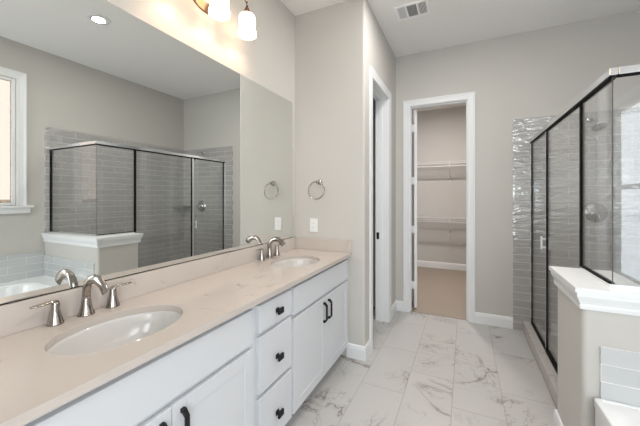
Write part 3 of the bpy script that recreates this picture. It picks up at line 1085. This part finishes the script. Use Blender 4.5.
vx, vz = 2.528, 1.216
sv = thing('shower_valve', 'round chrome shower valve with lever on the far tiled wall below the shower head', 'shower valve', (vx, YF - 0.01, vz))
bm = bm_new()
RY = Matrix.Rotation(PI / 2, 4, 'X')
add_lathe(bm, [(0.0, 0.0), (0.092, 0.0), (0.092, 0.005), (0.086, 0.010), (0.072, 0.011), (0.064, 0.016), (0.0, 0.018)], (vx, YF - 0.0105, vz), n=44, matrix=RY)
obj('escutcheon', bm, CHROME, sv)
bm = bm_new()
add_lathe(bm, [(0.0, 0.016), (0.046, 0.016), (0.046, 0.024), (0.040, 0.028), (0.020, 0.030), (0.016, 0.056), (0.0, 0.060)], (vx, YF - 0.0105, vz), n=28, matrix=RY)
add_tube(bm, [(vx, YF - 0.062, vz), (vx + 0.012, YF - 0.072, vz - 0.030), (vx + 0.020, YF - 0.074, vz - 0.068)], [0.010, 0.008, 0.006], n=12)
obj('handle', bm, CHROME, sv)

bm = bm_new()
n = 14
cxx, cyy = XR - 0.0105, YF - 0.0105
add_prism(bm, [(cxx, cyy)] + [(cxx - 0.21 * math.cos(PI / 2 * k / n), cyy - 0.21 * math.sin(PI / 2 * k / n)) for k in range(n + 1)], 'Z', 1.185, 1.203)
tag(obj('corner_shelf', bm, pmat('grey_stone', (0.16, 0.155, 0.15), 0.25), origin=None), 'dark quarter round corner shelf between the two tiled shower walls', 'shelf')

# ---------------------------------------------------------------- bathtub
bt = thing('bathtub', 'white bathtub in the lower right corner against the half wall', 'bathtub', (2.46, 1.0, 0.0))
TX0, TX1, TY0, TY1, TZ = 1.950, XR - 0.010, 0.20, PY0 - 0.010, 0.452


def rrect(x0, x1, y0, y1, r, n=8):
    pts = []
    for (cx, cy, a0) in ((x1 - r, y1 - r, 0), (x0 + r, y1 - r, PI / 2), (x0 + r, y0 + r, PI), (x1 - r, y0 + r, 1.5 * PI)):
        for k in range(n + 1):
            a = a0 + PI / 2 * k / n
            pts.append((cx + r * math.cos(a), cy + r * math.sin(a)))
    return pts


t_ = bmesh.new()
levels = [((TX0 + 0.004, TX1, TY0, TY1, 0.006), 0.0), ((TX0 + 0.004, TX1, TY0, TY1, 0.006), TZ - 0.03), ((TX0, TX1, TY0, TY1, 0.006), TZ - 0.026), ((TX0, TX1, TY0, TY1, 0.006), TZ + 0.006),
          ((TX0 + 0.004, TX1 - 0.002, TY0 + 0.002, TY1 - 0.002, 0.006), TZ + 0.010), ((TX0 + 0.022, TX1 - 0.004, TY0 + 0.004, TY1 - 0.004, 0.01), TZ + 0.010), ((TX0 + 0.026, TX1 - 0.006, TY0 + 0.006, TY1 - 0.006, 0.01), TZ),
          ((TX0 + 0.12, TX1 - 0.10, TY0 + 0.12, TY1 - 0.16, 0.22), TZ - 0.002), ((TX0 + 0.14, TX1 - 0.12, TY0 + 0.14, TY1 - 0.18, 0.22), TZ - 0.02),
          ((TX0 + 0.19, TX1 - 0.17, TY0 + 0.22, TY1 - 0.25, 0.22), 0.16), ((TX0 + 0.24, TX1 - 0.22, TY0 + 0.28, TY1 - 0.31, 0.20), 0.08)]
rings = [[t_.verts.new((x, y, z)) for x, y in rrect(*a)] for a, z in levels]
for a, b in zip(rings, rings[1:]):
    k = len(a)
    for j in range(k):
        f = t_.faces.new((a[j], a[(j + 1) % k], b[(j + 1) % k], b[j]))
t_.faces.new(rings[-1])
t_.faces.new(rings[0])
bmesh.ops.recalc_face_normals(t_, faces=t_.faces)
bm = bm_new()
merge(bm, t_)
obj('tub_body', bm, ACRYL, bt)
bm = bm_new()
add_lathe(bm, [(0.0, 0.0), (0.035, 0.0), (0.035, 0.004), (0.0, 0.006)], (2.46, 0.75, 0.080), n=24)
obj('drain', bm, CHROME, bt)


# ---------------------------------------------------------------- closet shelving
def wire_shelf(z, label):
    t = thing('wire_shelf', label, 'shelf', (1.0, YC - 0.15, z), 'wire shelves on the closet back wall')
    bm = bm_new()
    xa, xb = -0.55, 2.45
    for (yy, zz, r) in ((YC - 0.010, z, 0.004), (YC - 0.15, z - 0.004, 0.004), (YC - 0.300, z, 0.005), (YC - 0.302, z - 0.036, 0.005)):
        add_tube(bm, [(xa, yy, zz), (xb, yy, zz)], r, n=6)
    for k in range(150):
        x = xa + 0.01 + 0.02 * k
        add_box(bm, x - 0.003, x + 0.003, YC - 0.302, YC - 0.008, z + 0.001, z + 0.004)
        add_box(bm, x - 0.0015, x + 0.0015, YC - 0.3035, YC - 0.3005, z - 0.036, z + 0.004)
    obj('wire_deck', bm, WIRE, t)
    bm = bm_new()
    add_tube(bm, [(xa, YC - 0.265, z - 0.075), (xb, YC - 0.265, z - 0.075)], 0.012, n=12)
    obj('hanging_rod', bm, WIRE, t)
    for bx in (-0.1, 1.175, 2.1):
        bm = bm_new()
        add_tube(bm, [(bx, YC - 0.300, z - 0.030), (bx, YC - 0.20, z - 0.15), (bx, YC - 0.004, z - 0.305)], 0.006, n=8)
        add_box(bm, bx - 0.012, bx + 0.012, YC - 0.006, YC - 0.0005, z - 0.345, z - 0.285)
        add_box(bm, bx - 0.008, bx + 0.008, YC - 0.306, YC - 0.296, z - 0.090, z + 0.012)
        add_box(bm, bx - 0.008, bx + 0.008, YC - 0.300, YC - 0.250, z - 0.094, z - 0.084)
        obj('bracket', bm, WIRE, t)
    return t


wire_shelf(2.005, 'upper white wire shelf with rod on the closet back wall')
wire_shelf(0.985, 'lower white wire shelf with rod on the closet back wall')

cl = thing('added_closet_light', 'added round flush ceiling light inside the closet, hidden above the doorway', 'ceiling light', (1.1, 4.7, H))  # lamp added out of view to light the closet
bm = bm_new()
add_lathe(bm, [(0.0, -0.001), (0.14, -0.001), (0.14, -0.022), (0.0, -0.022)], (1.1, 4.7, H), n=36)
obj('base', bm, PLASTIC, cl)
bm = bm_new()
add_lathe(bm, [(0.135, -0.022), (0.130, -0.045), (0.09, -0.065), (0.0, -0.075)], (1.1, 4.7, H), n=36, closed_ends=False)
obj('diffuser', bm, CLOSETLENS, cl)
l = bpy.data.lights.new('added_closet_lamp', 'AREA')
l.shape = 'DISK'
l.size = 0.22
l.energy = CLOSET_W
l.color = (1.0, 0.92, 0.89)
o = bpy.data.objects.new('added_closet_lamp', l)
C.objects.link(o)
o.parent = cl
o.location = (0, 0, -0.085)
